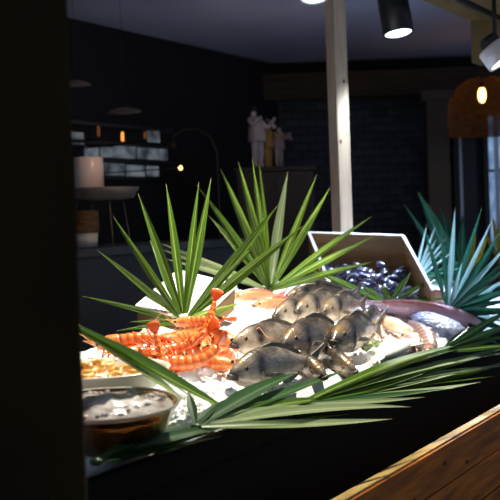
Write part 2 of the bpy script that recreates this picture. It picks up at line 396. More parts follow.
# window grid in the left wall
def wallpt(px, py):
    dv = at(px, py, 1) - CAM; t = (corner.dot(VX)) / dv.dot(VX); return CAM + dv * (t * .995)
wc = wallpt(125, 150)
wr = root('window_1', wc, None, None); props(wr, kind='structure')
panes = [(70, 83, 132, 144), (85, 98, 147, 157), (101, 112, 147, 157), (114, 135, 146, 158), (138, 158, 148, 159), (160, 167, 149, 160), (148, 159, 130, 142), (104, 124, 163, 175), (127, 144, 165, 176), (147, 158, 166, 176), (86, 101, 162, 174)]
for a0, a1, b0, b1 in panes:
    c = [wallpt(a0, b0), wallpt(a1, b0 + .5), wallpt(a1, b1 + .5), wallpt(a0, b1)]
    sc = sum((tosv(p)[0] for p in c)) / 4; zc = sum(p.z for p in c) / 4
    wv = tosv(c[0])[1]
    w = tosv(c[1])[0] - tosv(c[0])[0]; h = c[0].z - c[3].z
    MB(wc).box(sv(sc, wv, zc), (abs(w), .012, abs(h)), BOX).build('window_pane', M['pane'], wr, False)
p0, p1 = wallpt(66, 128), wallpt(172, 182); wv = tosv(p0)[1]
fr = MB(wc)
for zz in (wallpt(125, 127).z, wallpt(125, 144.5).z, wallpt(125, 161).z, wallpt(125, 178).z): fr.box(sv((tosv(p0)[0] + tosv(p1)[0]) / 2, wv - .01, zz), (tosv(p1)[0] - tosv(p0)[0], .03, .02), BOX)
fr.build('window_frame', M['blackmetal'], wr, False)

# ------------------------------------------------------------------ counter and display table
tr = root('display_table', sv(3.2, .4, 0), 'long black fronted display table heaped with ice and seafood', 'table')
MB(tr.location).box(sv(3.2, .49, .80), (4.4, 1.02, .05), BOX).build('table_top', M['apron'], tr, False, .004)
MB(tr.location).box(sv(3.2, .0, .42), (4.4, .03, .80), BOX).build('front_panel', M['apron'], tr, False)
MB(tr.location).box(sv(3.2, -.012, .815), (4.4, .03, .07), BOX).build('front_rail', M['apron'], tr, False, .006)
MB(tr.location).box(sv(3.2, .98, .42), (4.4, .03, .80), BOX).build('back_panel', M['apron'], tr, False)

bz = .652
br = root('wooden_counter_front', sv(3.0, -.215, 0), 'warm brown plank front with a sunlit top edge running before the display', 'counter')
MB(br.location).box(sv(3.0, -.205, bz - .004), (5.0, .032, .008), BOX).build('top_rail', M['litedge'], br, False, .002)
zt = bz - .0075
for k in range(5):
    hgt = .1225
    MB(br.location).box(sv(3.0, -.215 + .003 * (k % 2), zt - hgt / 2 - k * (hgt + .006)), (5.0, .024, hgt), BOX).build('plank', M['oak'], br, False, .003)
for s_, z_ in ((2.55, bz - .07), (2.75, bz - .11), (3.0, bz - .06), (3.2, bz - .1)):
    MB(br.location).ell(sv(s_, -.2285, z_), (.012, .0015, .006), ax=BOX).build('wood_knot', M['oakdark'], br)

# crushed ice bed
ib = MB(); ns, nv = 150, 44; s0, s1 = 1.1, 5.35
vs = []; fs = []
for i in range(ns + 1):
    for j in range(nv + 1):
        s_ = s0 + (s1 - s0) * i / ns; v_ = .04 + (vmax(s_) - .04) * j / nv
        z_ = bedz(s_, v_) + .006 * noise.noise(Vector((s_ * 45, v_ * 45, 0))) + .004 * noise.noise(Vector((s_ * 90, v_ * 90, 5)))
        if j in (0, nv): z_ = .828
        vs.append(sv(s_, v_, z_))
for i in range(ns):
    for j in range(nv): fs.append((i * (nv + 1) + j, (i + 1) * (nv + 1) + j, (i + 1) * (nv + 1) + j + 1, i * (nv + 1) + j + 1))
ib.add(vs, fs)
for k in range(1100):
    if k < 350:
        p = hit(rnd(165, 300), rnd(340, 425)); s_, v_ = tosv(p)
    else: s_, v_ = rnd(s0 + .05, s1 - .05), rnd(.06, .93)
    if v_ > vmax(s_) - .02: continue
    if v_ < .05: continue
    r_ = rnd(.004, .010)
    q = Matrix.Rotation(rnd(0, 6), 3, Vector((rnd(-1, 1), rnd(-1, 1), rnd(-1, 1))).normalized())
    ib.ell(sv(s_, v_, bedz(s_, v_) + r_ * .4), (r_ * rnd(.8, 1.6), r_, r_ * rnd(.6, 1)), 5, 4, (q @ Vector((1, 0, 0)), q @ Vector((0, 1, 0)), q @ Vector((0, 0, 1))), .15)
ice = solo(ib.build('crushed_ice', M['ice']), sv(3.2, .4, .85))
props(ice, 'white bed of crushed ice spread over the display table', 'ice', kind='stuff')
# bigger clear lumps near the prawns
for k, (x, y, r_) in enumerate(((172, 384, .03), (186, 378, .034), (205, 372, .028), (214, 389, .03), (196, 393, .032), (228, 395, .024), (178, 397, .026))):
    p = hit(x, y); o = MB(p).ell(p, (r_ * 1.2, r_, r_ * .8), 9, 7, jit=.13).build('ice_lump', M['ice'], None); o.location = p
    props(o, 'rounded lump of white ice below the orange prawn heap', 'ice', 'ice lumps before the prawns')

# ------------------------------------------------------------------ palm leaves
def blade(base, tip, w, sag=.0, twist=0.0, fold=.65, n=14, facing=None, wmax=.38, origin=None, bend=None):
    """one folded sword-shaped leaflet from base to tip"""
    mb = MB(origin); base, tip = Vector(base), Vector(tip); d = tip - base; L = d.length
    facing = facing or (CAM - (base + tip) / 2)
    vs = []; uvs = []
    for i in range(n + 1):
        t = i / n
        c = base + d * t + Vector((0, 0, 1)) * (sag * L * 4 * t * (1 - t)) + (bend * (4 * t * (1 - t)) if bend else Vector())
        x = d.normalized(); side = x.cross(facing)
        side.normalize(); nrm = side.cross(x)
        R = Matrix.Rotation(twist * (.4 + .6 * t), 3, x); side = R @ side; nrm = R @ nrm
        ww = w * ((.35 + .65 * min(1, t / wmax)) if t < wmax else max(.03, (1 - ((t - wmax) / (1 - wmax)) ** 1.7)))
        for j, q in enumerate((-1, -.5, 0, .5, 1)):
            vs.append(c + side * (q * ww / 2) + nrm * (abs(q) * fold * ww / 2)); uvs.append((j / 4, t))
    fs = [(i * 5 + j, (i + 1) * 5 + j, (i + 1) * 5 + j + 1, i * 5 + j + 1) for i in range(n) for j in range(4)]
    return mb.add(vs, fs, uvs)
def palm(name, base, tips, label, mat, width=.034, stem=None, group='palm fans dressing the display', cat='palm leaf'):
    """tips: (px, py, depth change [, width factor, twist, mat])"""
    base = Vector(base); r = root(name, base, label, cat, group)
    D0 = (base - CAM).dot(FWD)
    for t in tips:
        tip = at(t[0], t[1], D0 + t[2]); wf = t[3] if len(t) > 3 else 1; tw = t[4] if len(t) > 4 else rnd(-.6, .6)
        m = M[t[5]] if len(t) > 5 else mat
        b0 = base + (tip - base).normalized() * .012
        blade(b0, tip, width * wf, sag=rnd(.0, .02), twist=tw, origin=base).build('leaflet', m, r)
    if stem:
        st = Vector(stem)
        MB(base).tube([st, st.lerp(base, .5) + Vector((0, 0, .005)), base + (base - st).normalized() * .015], [.009, .009, .012], 8).build('stem', M['stem'], r)
    MB(base).ell(base, (.016, .012, .014), 10, 6).build('leaf_hub', M['stem'], r)
    return r
b1 = hit(184, 322, .03)
palm('palm_fan', b1, [(82, 296, -.35, .5), (97, 250, -.25, .7), (113, 216, -.12, .85), (138, 193, -.05, .95), (166, 184, .02, .95), (199, 182, .05, .8), (211, 178, .02, 1.0, .5), (278, 205, -.05, 1.1, .3), (303, 226, -.15, 1.05, .4), (256, 244, -.2, .7), (240, 303, -.35, 1.15, .9, 'leafbright'), (130, 322, -.3, .45), (116, 331, -.3, .45), (226, 318, -.3, .5), (220, 330, -.3, .4), (150, 240, .15, .7)],
     'tall fan palm leaf standing at left behind the orange prawns', M['leaf'], .033, b1 - Vector((0, 0, .06)))
b2 = hit(270, 291, .03)
palm('palm_fan', b2, [(196, 184, -.1, 1.0, .5, 'leaf'), (220, 168, 0, 1.05, .4), (238, 161, .05, .95), (252, 158, .08, .75), (259, 161, .1, .75), (288, 171, .06, 1.2, -.5, 'leafpale'), (317, 174, .02, .8), (331, 186, -.05, .9), (372, 216, -.1, .8), (376, 235, -.18, .9, .6, 'leafbright'), (372, 262, -.25, .8), (160, 243, -.3, .75, -.4, 'leafpale'), (161, 249, -.3, .8, -.3, 'leafpale'), (166, 259, -.35, .6, .2, 'leafpale'), (208, 215, .1, .9)],
     'tall yellow-green fan palm leaf standing behind the heaped bream', M['leafbright'], .036, b2 - Vector((0, 0, .06)))
b3 = hit(388, 306, .02)
palm('palm_fan', b3, [(310, 270, -.15, 1, .3), (306, 290, -.2, .8, .3, 'leaf'), (362, 286, .1, 1), (411, 272, .12, 1), (440, 277, .15, .8), (438, 295, .1, .6), (470, 296, .05, .5), (492, 318, -.05, .9), (352, 300, -.1, .7)],
     'small dark palm leaf with a cut stub lying between the bream and the pink fish', M['leaf'], .028)
st = MB(b3).tube([b3 + Vector((0, -.02, .005)), at(384, 287, (b3 - CAM).dot(FWD) - .05)], [.015, .017], 8, flat=.45)
st.build('cut_stem', M['leaf'], [o for o in bpy.data.objects if o.name.startswith('palm_fan')][-1])
b4 = hit(448, 312, .05)
palm('palm_fan', b4, [(455, 208, .1, 1.0, .1, 'leafsilver'), (482, 207, .0, 1.1, .7), (493, 218, .05, .9, .9, 'leafsilver'), (504, 226, .0, 1.1, .8), (512, 240, -.05, 1, .7, 'leafsilver'), (512, 255, -.1, 1.1, .7), (515, 275, -.1, 1, .5, 'leafsilver'), (515, 262, -.15, 1, .5), (425, 232, .1, .9), (440, 222, .1, .8, .6), (515, 300, -.15, 1.2), (512, 322, -.15, 1.2, .4, 'leafsilver'), (400, 300, -.1, .6), (518, 288, -.1, 1.6), (518, 312, -.2, 1.6), (516, 334, -.25, 1.5), (500, 345, -.3, 1.2), (470, 240, .2, .9), (498, 282, -.2, .9), (462, 262, -.1, .8, .6, 'leafsilver'), (505, 308, -.25, 1.1)],
     'blue-green fan palm leaf standing upright at the right end of the display', M['leafblue'], .024, b4 - Vector((0, 0, .08)))
b5 = at(462, 290, 5.4)
palm('palm_fan', b5, [(418, 192, .2, 1.6, .3), (440, 208, .2, 1.3, .2), (463, 214, .2, 1.0), (404, 204, .3, .8), (385, 250, .3, .7), (476, 225, .2, .9, .2, 'leafyellow'), (488, 236, .1, .9, .2, 'leafyellow'), (496, 245, .1, .9, .2)],
     'broad dark green palm leaf out of focus behind the right end', M['leafblue'], .05, b5 - Vector((0, 0, .28)))
b6 = hit(414, 282, .03)
palm('palm_fan', b6, [(427, 224, .05, .55), (436, 225, .05, .5), (437, 238, 0, .5), (446, 238, 0, .5), (446, 246, -.05, .5), (455, 250, -.05, .5), (460, 262, -.05, .6, .3, 'leafblue'), (470, 266, -.1, .6, .3, 'leafblue'), (480, 285, -.1, .6, .3, 'leafblue')],
     'slender silvery palm leaf beside the wooden crate edge', M['leafsilver'], .024, b6 - Vector((0, 0, .05)))
b7 = hit(440, 352, .02)
palm('palm_fan', b7, [(512, 308, .1, .9, .3), (515, 322, .1, .9, .4), (512, 335, .05, .7), (515, 345, .05, .6, .2, 'leaf'), (470, 326, .2, .5)],
     'dark palm leaf pointing right over the blue-tinted ice', M['leafdark'], .034)
# fronds laid along the front edge of the table
def frond(base, tips, label, mat, width, pos=-.03):
    return palm('palm_frond', base, tips, label, mat, width, None, 'palm fronds along the front edge')
def edge(px, v, z):
    """point on the plane at depth v behind the front edge, seen at column px"""
    dv = at(px, 300, 1) - CAM; dv.z = 0; t = (PERP + v) / dv.dot(VX); p = CAM + dv * t; p.z = z; return p
def dep(p): return (p - CAM).dot(FWD)
def atv(px, py, v):
    dv = at(px, py, 1) - CAM; return CAM + dv * ((PERP + v) / dv.dot(VX))
def frondv(base, tips, label, mat, width, stem=None):
    r = root('palm_frond', base, label, 'palm leaf', 'palm fronds along the front edge')
    for t in tips:
        tip = atv(t[0], t[1], t[2]); m = M[t[4]] if len(t) > 4 else mat
        blade(base + (tip - base).normalized() * .01, tip, width * t[3], sag=rnd(-.01, .02), twist=rnd(-.5, .5), origin=base, facing=Vector((rnd(-.2, .2), -.6, 1)), fold=.3).build('leaflet', m, r)
    MB(base).ell(base, (.014, .009, .008), 10, 6).build('leaf_hub', mat, r)
    if stem: MB(base).tube([stem, stem.lerp(base, .5) + Vector((-.02, 0, .04)), base], [.009, .008, .008], 8).build('stem', M['stem'], r)
    return r
fA = atv(196, 427, .0)
frondv(fA, [(259, 388, .06, 1.1), (298, 372, .06, 1.5), (346, 370, .03, 1.4), (330, 398, -.03, 1.2, 'leaf'), (398, 388, -.02, 1.1, 'leaf'), (411, 407, -.2, 1.0, 'leafpale'), (392, 419, -.21, 1.0, 'leafpale'), (350, 414, -.05, 1, 'leaf'), (310, 424, -.18, .9, 'leaf'), (219, 401, .05, .8), (188, 391, .06, .7), (300, 405, -.04, 1, 'leafpale'), (374, 400, -.05, 1.0, 'leaf')],
       'dark frond pointing right along the front edge below the foremost bream', M['leafdark'], .034)
fB = atv(300, 404, -.02)
frondv(fB, [(506, 338, -.03, 1.2, 'leaf'), (514, 345, -.05, 1.2, 'leaf'), (512, 352, -.06, 1.2, 'leafpale'), (514, 360, -.07, 1.2, 'leaf'), (508, 366, -.08, 1.0, 'leafpale'), (504, 375, -.10, 1.1, 'leaf'), (481, 382, -.18, 1.0, 'leafpale'), (455, 374, -.08, 1, 'leafpale'), (430, 358, -.03, 1.0, 'leaf'), (442, 349, -.03, 1.2, 'leaf'), (425, 397, -.2, .5, 'leafpale'), (470, 360, -.06, 1, 'leafpale'), (404, 386, -.06, 1, 'leaf'), (386, 370, .0, 1.1, 'leaf'), (455, 388, -.21, .7, 'leafdark'), (475, 342, -.03, 1.1, 'leaf'), (490, 369, -.08, 1.1, 'leaf'), (440, 366, -.06, 1.1, 'leaf')],
       'long green frond lying along the front edge towards the right', M['leaf'], .036)
fC = atv(96, 462, -.03)
frondv(fC, [(150, 438, .0, 1.3), (178, 445, -.02, 1.2), (215, 432, -.02, 1.0), (235, 425, -.01, 1.0), (140, 455, -.03, .9), (260, 420, -.02, .9, 'leaf'), (180, 424, .03, 1.0), (160, 449, -.045, 1.5), (196, 444, -.045, 1.5), (222, 436, -.04, 1.3), (120, 462, -.04, 1.2)],
       'dark frond at the lower left in front of the glass bowl', M['leafdark'], .036)
fD = atv(56, 318, .10)
frondv(fD, [(186, 402, .12, 1.6), (236, 415, .07, 1.5), (160, 378, .14, 1.1), (208, 409, .09, 1.3)],
       'striped green frond reaching from the left jamb across the two bowls', M['leaf'], .036, sv(1.72, .3, .90))

# ------------------------------------------------------------------ fish
TOP = [(0, .006), (.02, .03), (.06, .066), (.12, .105), (.2, .138), (.32, .162), (.45, .16), (.6, .125), (.74, .075), (.86, .04), (.93, .036)]
BOT = [(0, .012), (.03, .03), (.1, .07), (.2, .108), (.35, .138), (.5, .132), (.65, .098), (.78, .056), (.88, .036), (.93, .034)]
WID = [(0, .012), (.03, .028), (.1, .055), (.2, .078), (.265, .086), (.28, .080), (.4, .084), (.55, .068), (.7, .043), (.85, .018), (.93, .010)]
def make_fish(label, mat, finmat, L=.34, slim=1.0, cat='fish', group=None, name='sea_bream'):
    r = root(name, (0, 0, 0), label, cat, group)
    n = 20; st = [0, .012, .03, .06, .09, .13, .17, .21, .25, .265, .28, .32, .38, .45, .52, .6, .68, .76, .83, .89, .93]
    vs = []; uv = []
    for t in st:
        tp, bt, w = interp(TOP, t) * L * slim, interp(BOT, t) * L * slim, interp(WID, t) * L
        for k in range(n):
            a = 2 * PI * k / n; cy, sz = math.cos(a), math.sin(a)
            yy = math.copysign(abs(cy) ** .9, cy) * w * (1 if sz > -.2 else .95)
            zz = sz * (tp if sz > 0 else bt)
            vs.append((t * L - L / 2, yy, zz)); uv.append((k / n, t))
    fs = [(i * n + k, i * n + (k + 1) % n, (i + 1) * n + (k + 1) % n, (i + 1) * n + k) for i in range(len(st) - 1) for k in range(n)]
    fs += [tuple(range(n))[::-1], tuple((len(st) - 1) * n + k for k in range(n))]
    b = MB().add(vs, fs, uv).build('body', mat, r)
    X = lambda t: t * L - L / 2
    # tail fin, forked, with thickness
    def fin(name, outline, th=.0035, m=finmat, par=r):
        mb = MB(); k = len(outline)
        c = (sum(p[0] for p in outline) / k, sum(p[2] for p in outline) / k)
        V = [(x, y - th / 2, z) for x, y, z in outline] + [(x, y + th / 2, z) for x, y, z in outline]
        F_ = [tuple(range(k))[::-1], tuple(range(k, 2 * k))] + [(i, (i + 1) % k, k + (i + 1) % k, k + i) for i in range(k)]
        return mb.add(V, F_).build(name, m, par, False)
    fin('tail_fin', [(X(.9), 0, .03 * L), (X(1.0), 0, .07 * L), (X(1.09), 0, .115 * L), (X(1.05), 0, .06 * L), (X(1.02), 0, .0), (X(1.05), 0, -.06 * L), (X(1.09), 0, -.115 * L), (X(1.0), 0, -.07 * L), (X(.9), 0, -.03 * L)])
    up = [(X(t), 0, interp(TOP, t) * L * slim - .004) for t in (.28, .4, .52, .64, .76)]
    ed = [(X(t + .03), 0, (interp(TOP, t) * slim + h) * L) for t, h in ((.76, .008), (.68, .018), (.6, .022), (.5, .026), (.4, .024), (.3, .010))]
    fin('dorsal_fin', up + ed)
    fin('anal_fin', [(X(t), 0, -interp(BOT, t) * L * slim + .004) for t in (.6, .7, .78)] + [(X(.8), 0, -.09 * L), (X(.66), 0, -.155 * L)])
    for sg in (-1, 1):
        yb = interp(WID, .3) * L
        pf = MB(); pts = [(X(.29), sg * yb * .98, -.02 * L), (X(.31), sg * yb * 1.0, .0), (X(.42), sg * yb * 1.16, -.005 * L), (X(.5), sg * yb * 1.2, -.03 * L), (X(.42), sg * yb * 1.12, -.045 * L)]
        pf.add(pts + [(x, y + sg * .003, z) for x, y, z in pts], [(0, 1, 2, 3, 4), (9, 8, 7, 6, 5)] + [(i, (i + 1) % 5, 5 + (i + 1) % 5, 5 + i) for i in range(5)])
        pf.build('pectoral_fin', finmat, r, False)
        te = .115; ey = interp(WID, te) * L * .82; ez = .045 * L * slim
        e_ = MB().ell((X(te), sg * ey, ez), (.022 * L, .011 * L, .022 * L), 16, 10).build('eye', M['iris'], r)
        MB().ell((X(te), sg * (ey + .006 * L), ez), (.015 * L, .0078 * L, .015 * L), 12, 8).build('pupil', M['pupil'], e_)
        # gill cover rim
        pts = [(X(.23) + .035 * L * math.sin(a), sg * (interp(WID, .26) * L * (1.0 - .28 * abs(math.cos(a)) ** 2)) + sg * .001, -.015 * L + .085 * L * slim * math.cos(a)) for a in [PI * i / 8 for i in range(9)]]
        MB().tube(pts, [.0012] + [.003] * 7 + [.0012], 6).build('gill_cover', mat, r)
    # parted lips
    lp = MB()
    for zz, dx in ((.004, 0), (-.012, .004)):
        pts = [(X(.055), -.033 * L, zz * L * 1.0 - .016 * L), (X(.02), -.022 * L, zz * L - .008 * L), (X(-.006) + dx, 0, zz * L - .003 * L), (X(.02), .022 * L, zz * L - .008 * L), (X(.055), .033 * L, zz * L - .016 * L)]
        lp.tube(pts, [.002, .004, .0048, .004, .002], 8)
    lp.build('mouth', M['mouth'], r)
    return r
def put(r, pos, head, up=Vector((0, 0, 1)), roll=0, scale=1):
    """head: direction the head points; local -x is the head"""
    x = -Vector(head).normalized(); y = up.cross(x).normalized(); z = x.cross(y)
    m = Matrix((x, y, z)).transposed()
    m = Matrix.Rotation(roll, 3, x) @ m
    r.rotation_euler = m.to_euler(); r.location = pos; r.scale = (scale,) * 3
G = 'sea breams heaped on the ice'
proto = make_fish('x', M['bream'], M['fin'], group=G)
protod = make_fish('x', M['breamdark'], M['fin'], group=G)
used = {}
def fish_at(snout, py, dirx, diry, dirz, roll, scale, label, dark=False, lift=.035, D=None):
    """snout pixel column/row, heading (x right, y away, z up)"""
    src = protod if dark else proto
    if src.name in used: r = copy_tree(src)
    else: r = src; used[src.name] = 1
    h = Vector((dirx, diry, dirz)).normalized()
    p = hit(snout, py, lift) if D is None else at(snout, py, D)
    put(r, p - h * (.34 * scale * .5), h, roll=roll, scale=scale); r['label'] = label; return r
fish_at(229, 376, -.62, -.8, .02, .15, 1.2, 'foremost silver bream at the front of the heap, facing left over the ice', lift=.055)
fish_at(231, 345, -.72, -.7, .03, .05, 1.12, 'silver bream just behind the foremost one, its head beside the prawns', lift=.06)
fish_at(281, 346, -.52, -.85, .0, .1, 1.28, 'dark-faced bream in the middle of the heap facing the viewer, mouth shut', True, lift=.085)
fish_at(332, 341, -.45, -.88, .0, .1, 1.25, 'dark-headed bream at the right of the heap, right of the middle one', True, lift=.09)
fish_at(326, 377, .42, -.9, -.12, -.45, 1.05, 'bream nosing down over the front frond, left of the two there', True, lift=.07)
fish_at(356, 372, .42, -.9, -.12, -.45, 1.05, 'bream nosing down over the front frond, right of the two there', True, lift=.07)
fish_at(273, 316, -.65, -.75, .0, .1, 1.12, 'pale bream head resting behind the middle bream, left of the back row', lift=.075)
fish_at(295, 311, -.6, -.8, .0, .15, 1.12, 'bream second from the left in the back row of the heap', lift=.09)
fish_at(284, 298, -.9, -.45, .0, .15, 1.0, 'rearmost bream under the tall yellow-green palm leaf', True, lift=.05)
fish_at(322, 312, -.5, -.85, .0, .2, 1.05, 'bream third from the left in the back row of the heap', lift=.085)
fish_at(356, 326, -.4, -.9, .0, .2, 1.0, 'bream at the right end of the heap beside the peach cuttlefish', True, lift=.07)
# red mullets
G2 = 'red fish beside the palm leaf'
for (x, y, sc, lab) in ((231, 297, .62, 'small orange-red fish nearest the left palm leaf on the ice'), (252, 305, .66, 'small orange-red fish in front of its twin beside the bream')):
    r = make_fish(lab, M['redfish'], M['pinkfin'], slim=.72, group=G2, name='red_mullet')
    h = Vector((-.95, -.35, .02)); p = hit(x, y, .04); put(r, p - h.normalized() * .34 * sc / 2, h, roll=.25, scale=sc)
# long pink fish at the right
for (x, y, dx, dy, dz, sc, lab) in ((480, 305, .94, -.34, -.15, 1.3, 'large pink fish lying behind, its nose towards the right'), (486, 326, 1, -.25, -.22, 1.6, 'large pink fish lying in front of the other pink fish')):
    r = make_fish(lab, M['pinkfish'], M['pinkfin'], slim=.66, group='long pink fish at the right', name='pink_fish')
    h = Vector((dx, dy, dz)); p = hit(x, y, .065); put(r, p - h.normalized() * .34 * sc / 2, h, roll=-.7, scale=sc)

# ------------------------------------------------------------------ prawns
def make_prawn(label, L=.17, curl=1.6, seed=0):
    random.seed(seed)
    r = root('prawn', (0, 0, 0), label, 'prawn', 'orange prawns heaped on the ice')
    # spine in x-z plane from neck (0,0,0) going +x and curling down
    n = 24; pts = []; ang = .15; p = Vector((0, 0, 0)); step = L * .62 / n
    for i in range(n + 1):
        pts.append(p.copy()); ang -= curl / n * (.4 + 1.2 * i / n); p = p + Vector((math.cos(ang), 0, math.sin(ang))) * step
    rad = []
    for i in range(n + 1):
        t = i / n; base = .0155 * (1 - .55 * t ** 1.5); seg = (t * 6.5) % 1
        rad.append(base * (1.08 - .16 * seg))
    MB().tube(pts, rad, 12, flat=1.15).build('abdomen', M['prawn'], r)
    # carapace with rostrum
    hp = [Vector((.006, 0, 0)), Vector((-.01, 0, .001)), Vector((-.03, 0, .001)), Vector((-.048, 0, .0)), Vector((-.06, 0, .003)), Vector((-.085, 0, .013))]
    h = MB().tube(hp, [.014, .0175, .0165, .012, .005, .001], 12, flat=1.1).build('carapace', M['prawnhead'], r)
    for sg in (-1, 1): MB().ell((-.053, sg * .011, .006), (.0045, .0045, .0045), 10, 8).build('eye', M['pupil'], r)
    # tail fan
    e, d = pts[-1], (pts[-1] - pts[-2]).normalized(); nz = d.cross(Vector((0, 1, 0)))
    tf = MB()
    for a in (-.42, -.2, 0, .2, .42):
        dd = (d * math.cos(a) + Vector((0, 1, 0)) * math.sin(a)).normalized()
        tf.tube([e, e + dd * .014, e + dd * .03, e + dd * .04], [.003, .0075, .008, .003], 8, flat=.3, up=nz)
    tf.build('tail_fan', M['tailfan'], r)
    # legs and swimmerets
    lg = MB()
    for k in range(5):
        for sg in (-1, 1):
            x0 = -.04 + k * .012; j = rnd(-.008, .008)
            lg.tube([(x0, sg * .008, -.011), (x0 - .008 + j, sg * .02, -.02), (x0 - .02 + j, sg * .016, -.042 + rnd(-.006, .006))], [.0022, .0017, .0008], 6)
    for k in range(4):
        q = pts[3 + k * 4]
        for sg in (-1, 1): lg.tube([q + Vector((0, sg * .006, -.010)), q + Vector((-.004, sg * .009, -.024))], [.003, .001], 6)
    lg.build('legs', M['prawnleg'], r)
    an = MB()
    for sg in (-1, 1):
        an.tube([(-.055, sg * .006, .0), (-.09, sg * .022, .03 + rnd(-.01, .02)), (-.105, sg * .035, .03), (-.112, sg * .05, .01 + rnd(-.01, .02))], [.0013, .001, .0008, .0005], 5)
    an.build('antennae', M['prawnleg'], r)
    return r
# (px, py, lift, heading xyz, roll, scale, curl, label)
PR = [
    (121, 342, .06, (-1, -.15, -.05), .4, 1.05, .5, 'straight prawn stretched out at the far left of the heap, head left'),
    (138, 353, .04, (-.9, -.3, .05), 1.2, 1.0, 1.3, 'prawn lying on its side above the bowl of shrimp tails'),
    (171, 363, .035, (-1, .1, .0), 2.6, 1.15, 1.2, 'lowest prawn of the heap, curved along the ice'),
    (164, 352, .05, (-.8, -.2, -.2), -2.4, 1.1, .9, 'prawn second from the bottom of the heap, parallel to the lowest'),
    (216, 337, .05, (.75, -.6, -.2), .2, 1.2, 1.9, 'prawn arching over the right side of the heap'),
    (196, 341, .07, (.3, -.9, -.2), .3, 1.1, 1.5, 'prawn in the middle of the heap with its head to the viewer'),
    (175, 340, .07, (-.6, -.7, -.1), -.3, 1.1, 1.4, 'prawn between the upright tail and the middle of the heap'),
    (192, 322, .08, (-1, .1, .0), .3, .82, .2, 'topmost prawn lying level with its tail fan by the palm leaf'),
    (212, 362, .035, (.9, -.2, -.1), -2.0, 1.0, 1.1, 'prawn at the lower right of the heap beside the bream'),
    (152, 362, .03, (-.5, -.8, -.1), .5, .95, 1.2, 'prawn half hidden behind the striped frond'),
    (163, 368, .025, (.2, -.2, -1), 0, .78, .35, 'prawn standing head down with its tail straight up'),
    (206, 334, .06, (-.3, -.3, -1), 0, .85, .5, 'prawn head down with a red tail fan raised behind the heap'),
    (205, 352, .05, (-.9, -.4, .1), 1.0, 1.05, 1.6, 'curled prawn on its side at the right centre of the heap'),
]
for i, (x, y, lf, h, rl, sc, cu, lab) in enumerate(PR):
    r = make_prawn(lab, curl=cu, seed=30 + i); upv = Vector((0, 0, 1)) if abs(h[2]) < .9 else Vector((0, 1, .2))
    put(r, hit(x, y, lf), h, up=upv, roll=rl, scale=sc * 1.18)
random.seed(11)

# ------------------------------------------------------------------ bowls at the left
pc = hit(98, 378, .05)
br_ = root('serving_bowl', pc, 'wide cream bowl of orange shrimp tails beside the left jamb', 'bowl')
prof = [(.0, -.06), (.07, -.06), (.12, -.045), (.165, -.01), (.18, .02), (.185, .022), (.182, .027), (.172, .018), (.155, -.008), (.11, -.035), (.0, -.045)]
MB(pc).lathe(prof, pc, 48).build('bowl_body', M['cream'], br_)
for k in range(46):
    a, q = rnd(0, 2 * PI), math.sqrt(rnd(0, 1)) * .135
    c = pc + Vector((math.cos(a) * q, math.sin(a) * q, .0 + .03 * (1 - q / .14) + rnd(0, .014)))
    th = rnd(0, 6.28); pts = []
    for i in range(9):
        b = -1.9 + 3.6 * i / 8; l = Vector((math.cos(b) * .016, math.sin(b) * .016, 0)); l = Matrix.Rotation(rnd(.0, .03) + th, 3, 'Z') @ l; l.z += .006 * math.sin(b + th); pts.append(c + l)
    o = MB(c).tube(pts, [.004, .007, .0085, .009, .0085, .0075, .006, .0045, .002], 8).build('shrimp', M['shrimp']); o.location = c
    props(o, 'peeled orange shrimp tail curled in the cream bowl', 'shrimp', 'shrimp tails in the cream bowl')
gc = atv(103, 405, .1)
gr = root('glass_bowl', gc, 'shade-tinted glass bowl heaped with crushed ice at the lower left beside the jamb', 'bowl')
prof = [(.0, -.115), (.06, -.115), (.10, -.095), (.14, -.05), (.165, .0), (.17, .002), (.166, .006), (.158, .0), (.134, -.047), (.096, -.088), (.0, -.105)]
tilt = Matrix.Rotation(math.radians(2.5), 3, 'X')
TAX = (tilt @ Vector((1, 0, 0)), tilt @ Vector((0, 1, 0)), tilt @ Vector((0, 0, 1)))
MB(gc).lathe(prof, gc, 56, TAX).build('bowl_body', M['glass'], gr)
MB(gc).lathe([(.1655 + .0035 * math.cos(a), .002 + .0035 * math.sin(a)) for a in [2 * PI * i / 8 for i in range(9)]], gc, 56, TAX).build('rim', pm('pale_rim', (.7, .68, .62), rough=.1), gr)  # pale ring paints the bright highlight along the bowl's edge
cr = MB(gc); vs = []; fs = []; nr, na = 16, 48
for i in range(nr + 1):
    for k in range(na):
        a = 2 * PI * k / na; q = .152 * i / nr
        l = TAX[0] * (math.cos(a) * q) + TAX[1] * (math.sin(a) * q)
        vs.append(gc + l + TAX[2] * (-.004 + .022 * (1 - i / nr) + (.012 * noise.noise((gc + l) * 30) if i < nr else 0)))
for i in range(nr):
    for k in range(na): fs.append((i * na + k, i * na + (k + 1) % na, (i + 1) * na + (k + 1) % na, (i + 1) * na + k))
cr.add(vs, fs)
for k in range(80):
    a, q = rnd(0, 2 * PI), math.sqrt(rnd(0, 1)) * .14; r_ = rnd(.004, .009)
    cr.ell(gc + TAX[0] * math.cos(a) * q + TAX[1] * math.sin(a) * q + TAX[2] * .004, (r_, r_ * rnd(.7, 1.4), r_ * .6), 5, 4, jit=.2)
ci = solo(cr.build('ice_chips', pm('grey_ice', (.3, .25, .22), (.8, .77, .74), scale=26, rough=.15, bump=.6, coat=.6)), gc) if False else None
o = cr.build('ice_chips', pm('grey_ice', (.24, .17, .13), (.86, .82, .78), scale=18, rough=.15, bump=.6, coat=.6)); o.location = gc
props(o, 'crushed ice filling the shade-tinted glass bowl', 'ice', kind='stuff')

